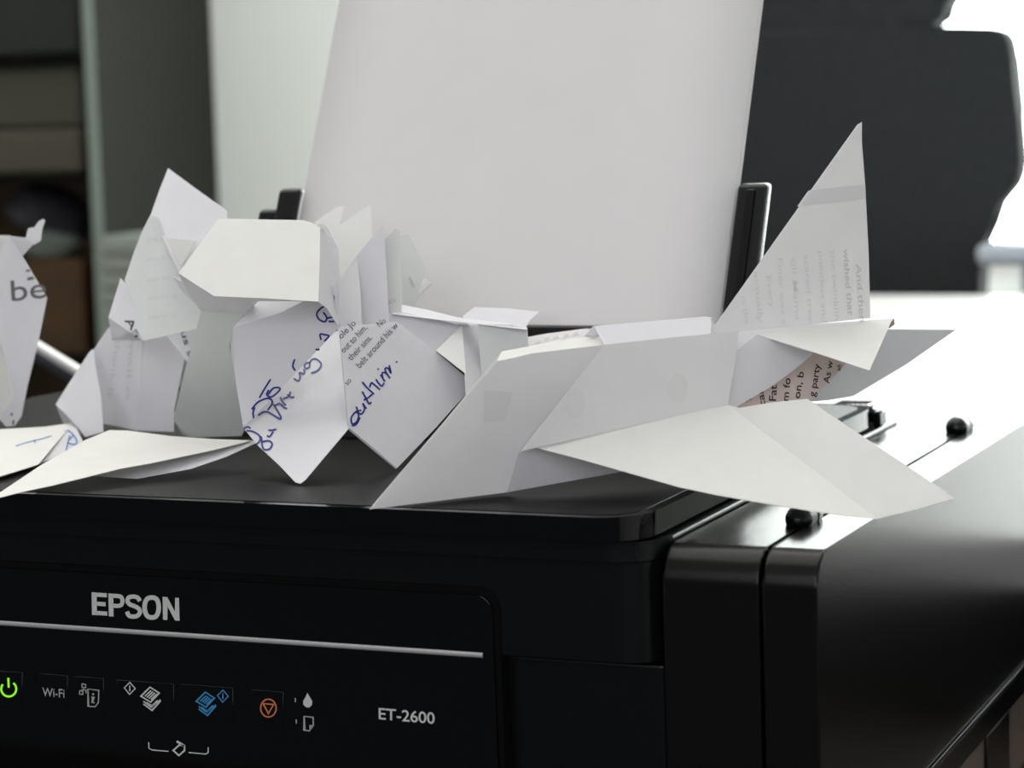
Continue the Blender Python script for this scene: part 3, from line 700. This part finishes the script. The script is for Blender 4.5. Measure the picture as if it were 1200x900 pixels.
paper('skirt_underside', [([(65, 474), (75, 498), (100, 512), (83, 490)], plane3(Yq(65, 474, 0.1525), Zq(100, 512), Yq(75, 498, 0.165)))], M['paper'], tf)
psr = plane3(Yq(168, 398, 0.150), Zq(161, 505), Zq(208, 509))
paper('right_skirt', [([(168, 394), (195, 393), (216, 420), (204, 480), (203.5, 506), (161, 504.5)], psr)], M['paper'], tf)
pus = plane3(Yq(192, 394, 0.170), Yq(230, 385, 0.150), Yq(219, 424, 0.165))
paper('right_flap', [([(190, 394), (212, 388), (240, 382), (236, 390), (219, 424), (206, 408)], pus)], M['paper'], tf)
k7 = lambda x, y: (120 + x / 6.667, 340 + y / 6.667)
decal('printed_text', [text2d('An', k7(172, 238), k7(262, 372), 9.0, 0.006)], pt3, M['ink'], tf)
decal('printed_text', [text2d('us s', k7(612, 322), k7(672, 520), 7.0, 0.006, up=(1, -0.25))], pus, M['ink'], tf)
for s, a, b in (('thank it', (136, 396), (126, 466)), ('mail o', (152, 396), (147, 468))):
    decal('show_through_text', [text2d(s, a, b, 6.5, 0.01)], psl, M['ghost2'], tf)
for y in (283, 306, 330, 352, 374):
    decal('show_through_text', [text2d('ame for all', (172 + (y - 283) * 0.02, y), (208, y - 3), 5.0, 0.008)], pt2, mat('faint_print', (0.72, 0.745, 0.72), 0.75, 0.2, trans=0.15) if y == 283 else bpy.data.materials['faint_print'], tf)

# ================================================================== figure at the far left
lf = thing('origami_figure', 'slender folded paper figure marked be with a curled tip', 'origami', (-0.42, 0.16, LID))
pl1 = plane3(Yq(10, 276, 0.150), Yq(55, 349, 0.150), Zq(7, 501))
lb = paper('front_panel', [([(11, 276), (26, 300), (40, 324), (55, 349), (48, 384), (40, 420), (32, 452), (25, 488), (17, 499), (7, 500), (0, 492), (3, 484), (16, 467), (8, 430), (-4, 390), (-30, 350), (-26, 300)], pl1)], M['paper'], lf)
paper('left_layer', [([(1, 276), (11, 276), (-4, 300), (-40, 330), (-48, 290)], plane3(Yq(1, 276, 0.147), Yq(11, 276, 0.1495), Yq(-40, 330, 0.140))),
                     ([(-40, 330), (-6, 376), (8, 430), (15.5, 467), (3, 488), (-6, 500), (-36, 500), (-60, 420)], plane3(Yq(-40, 330, 0.145), Yq(15, 467, 0.158), Zq(-20, 500)))], M['paper_warm'], lf)
paper('curled_tip', [([(11.5, 277), (30, 279), (40, 285), (26, 300)], plane3(Yq(11, 277, 0.1495), Yq(40, 285, 0.142), Yq(26, 300, 0.1495))),
                     ([(30, 279), (33, 267.5), (40.5, 266), (45, 259.5), (50, 256.5), (52.5, 258.5), (49, 269), (47.5, 282), (40, 287)], plane3(Yq(30, 279, 0.144), Yq(50, 257, 0.140), Yq(40, 287, 0.1415)))], M['paper'], lf)
decal('printed_text', [text2d('be', k1(52, 648), k1(206, 632), 24, 0.004, up=(-0.06, -1))], pl1, M['ink_grey'], lf)
decal('printed_text', [poly2d([k1(113, 512), k1(130, 508), k1(134, 517), k1(117, 520)]), poly2d([k1(120, 545), k1(148, 540), k1(150, 552), k1(122, 557)])], pl1, M['ink_grey'], lf)
decal('pen_dot', [poly2d(circ(14, 485.5, 1.7, 1.7, 10)), poly2d([(15, 492), (17.5, 492.5), (16.5, 498), (14.5, 498)])], pl1, M['ink_grey'], lf)

# ================================================================== flat folded papers at the front left
fl = thing('paper_dart', 'flat white folded paper dart lying at the lid front edge', 'paper airplane', (-0.25, 0.05, LID))
pd = plane3((0, 579, 'z', 0.1475), (128, 504, 'z', 0.1550), (295, 516, 'z', 0.1565))
paper('top_wing', [([(-40, 601), (0, 577), (48, 545), (99, 516), (128, 504), (150, 504.5), (200, 511), (250, 514.5), (295, 516), (255, 526), (213, 535), (175, 543), (141, 549), (101, 559), (60, 569), (27, 576), (-5, 584)], pd)], M['paper_warm'], fl)
paper('lower_wing', [([(60, 564), (107, 557), (160, 560.5), (224, 549), (265, 535), (301, 518.5), (295, 516), (213, 535), (141, 549)], plane3((107, 557, 'z', 0.1470), (160, 560.5, 'z', LID + 0.0014), (297, 517, 'z', 0.1560)))], M['paper'], fl)
ff = thing('folded_paper', 'flat folded paper with a blue pen mark partly under the white dart', 'paper', (-0.34, 0.08, LID))
pg = plane3((0, 503, 'z', 0.1510), (0, 558, 'z', 0.1475), (87, 495, 'z', 0.1510))
pg2 = plane3((87, 495, 'z', 0.1512), (97, 517, 'z', 0.1465), (45, 544, 'z', 0.1464))
paper('top_layer', [([(-70, 506), (0, 503), (53, 500), (87, 495), (66, 519), (45, 544), (20, 552), (0, 558), (-60, 574)], pg)], M['paper_warm'], ff)
paper('turned_corner', [([(87, 495), (97, 517), (72, 533), (45, 544), (66, 519)], pg2)], M['paper'], ff)
paper('under_layer', [([(-60, 574), (0, 559), (40, 546), (48, 541), (20, 530), (-60, 540)], plane3((0, 559, 'z', 0.1462), (48, 541, 'z', 0.1462), (-60, 540, 'z', 0.1460)))], M['paper'], ff)
k2 = lambda x, y: (x / 3.75, 380 + y / 3.75)
pen([[(284, 472), (300, 470), (322, 488), (338, 516), (326, 530), (294, 522)], [(306, 490), (296, 530), (290, 556)], [(304, 510), (320, 490)]], k2, pg2, 1.6, ff, 'pen_light')
pen([[(70, 536), (120, 520), (180, 506), (226, 492)], [(150, 508), (152, 518), (158, 522)]], k2, pg, 0.9, ff, 'pen_light')

# ================================================================== papers behind the centre figure
k8 = lambda x, y: (360 + x / 4.286, 220 + y / 4.286)
K8 = lambda *ps: [k8(*p) for p in ps]
bp_ = thing('origami_figure', 'open folded paper box with two upright points behind the printed panel', 'origami', (-0.19, 0.12, LID))
pp1 = plane3(Yq(449, 263, 0.108), Yq(397, 330, 0.104), Yq(427, 385, 0.088))
pp1b = plane3(Yq(449, 263, 0.108), Yq(427, 385, 0.088), Yq(456, 379, 0.100))
paper('tall_point', [([(446, 266), (432, 282), (412, 308), (397, 331), (398, 383), (424, 383), (422, 340), (418, 300)], pp1),
                     ([(446, 266), (449, 262.5), (451, 290), (453, 325), (456, 381), (424, 383), (422, 340), (418, 300)], plane3(Yq(449, 263, 0.108), Yq(418, 300, 0.1045), Yq(456, 379, 0.102)))], M['paper'], bp_)
pp2 = plane3(Yq(450, 282, 0.118), Yq(467, 267, 0.118), Yq(471, 352, 0.115))
paper('rear_point', [([(450, 281), (465, 267), (468.5, 270), (471, 353), (470, 372), (456, 372), (453, 325)], pp2)], M['paper_green'], bp_)
decal('printed_text', [text2d('AV', k8(408, 590), k8(452, 575), 6, 0.01)], pp2, M['ghost'], bp_)
pe1 = plane3(Yq(457, 368, 0.112), Yq(542, 381, 0.124), Yq(500, 425, 0.110))
paper('left_wall', [([(456, 367), (474, 366), (542, 381.5), (512, 411.5), (500, 418), (470, 412), (458, 395)], pe1)], M['paper'], bp_)
paper('inner_triangle', [([(541.5, 381), (511, 411), (528, 424), (546, 438)], plane3(Yq(541.5, 381, 0.122), Yq(511, 411, 0.107), Yq(545, 433, 0.107)))], M['paper_warm'], bp_)
paper('shaded_fold', [([(541, 380), (561, 381), (568, 472), (547, 472)], plane3(Yq(541, 380, 0.123), Yq(561, 381, 0.136), Yq(545, 433, 0.109)))], M['paper'], bp_)
paper('right_wall', [([(560, 380), (600, 380), (618, 385), (619.5, 406), (612, 470), (566, 470)], plane3(Yq(560, 380, 0.120), Yq(618, 385, 0.128), Yq(566, 470, 0.118)))], M['paper_green'], bp_)
paper('top_rim', [(K8((425, 632), (480, 588), (600, 612), (750, 650), (1020, 682), (1107, 703), (1100, 712), (860, 684), (640, 660)), plane3(Yq(459, 367, 0.112), Yq(472, 357, 0.136), Yq(618, 384, 0.129)))], M['paper'], bp_)

o = paper('folded_scrap', [(K8((38, 172), (150, 95), (188, 90), (162, 190), (195, 165), (320, 82), (326, 250), (165, 480), (60, 520)), plane3(Yq(370, 262, 0.172), Yq(436, 240, 0.180), Yq(397, 335, 0.160)))], M['paper_warm'])
tag(o, 'cream notched paper scrap sticking up behind the blank head', 'paper')
o = paper('folded_scrap', [(K8((468, 240), (510, 238), (540, 300), (590, 382), (592, 420), (545, 590), (540, 620), (470, 620)), plane3(Yq(470, 276, 0.165), Yq(498, 309, 0.172), Yq(480, 360, 0.160))),
                           (K8((592, 455), (622, 482), (556, 548), (552, 500)), plane3(Yq(498, 326, 0.171), Yq(505, 332, 0.165), Yq(490, 348, 0.165)))], M['paper_green'])
tag(o, 'bent grey white paper scrap with a dark smudge beside the upright points', 'paper')
sm = plane3(Yq(470, 276, 0.165), Yq(498, 309, 0.172), Yq(480, 360, 0.160))
decal('smudge', [ribbon(K8((512, 450), (524, 478), (534, 500)), 3.5)], sm, M['ghost'], o)
o = paper('folded_scrap', [(K8((780, 645), (840, 600), (1000, 605), (1168, 622), (1120, 665), (1060, 760), (860, 760)), plane3(Yq(544, 370, 0.158), Yq(632, 365, 0.164), Yq(600, 395, 0.150)))], M['paper'])
tag(o, 'flat pale paper scrap behind the open folded box', 'paper')
pkb = plane3(Yq(622, 396, 0.150), Yq(690, 384, 0.165), Yq(640, 430, 0.135))
o = paper('printed_paper', [([(612, 396), (640, 391), (686, 385), (720, 386), (730, 420), (700, 450), (620, 450), (606, 420)], pkb)], M['paper_thin'])
tag(o, 'sheet with blurred rows of print between folded box and jet', 'paper')
for i, (x, y) in enumerate(((627, 400), (637, 397), (648, 395), (660, 393), (671, 391), (634, 404), (646, 402), (657, 399))):
    decal('printed_text', [poly2d([(x, y), (x + 6, y - 1.5), (x + 7, y + 1.5), (x + 1, y + 3)])], pkb, M['ghost'], o)

# slanted bar behind the printer
b0 = at(34, 401, 'y', 0.43); b1 = at(104, 444, 'y', 0.43); dv = b1 - b0
t1 = (DZ + 0.006 - b0[2]) / dv[2]; e1 = b0 + dv * t1
bar = thing('metal_bar', 'slanted silver and dark bar behind the printer beside the wooden crate', 'bar', tuple(e1))
def tube(name, p, q, r, m, parent, sq=1.0):
    p, q = Vector(p), Vector(q); d = q - p
    bm = bmesh.new(); bmesh.ops.create_cone(bm, cap_ends=True, segments=20, radius1=r, radius2=r, depth=d.length,
        matrix=Matrix.Translation((p + q) / 2) @ d.to_track_quat('Z', 'Y').to_matrix().to_4x4())
    return bmobj(name, bm, m, parent, True, 50)
dn = np.array([0.0035, 0.0, -0.0065])
tube('silver_tube', b0, e1, 0.0042, M['silver'], bar)
tube('dark_tube', b0 + dn + dv * 0.06, e1 + dn - dv * 0.1, 0.0048, M['cloth'], bar)
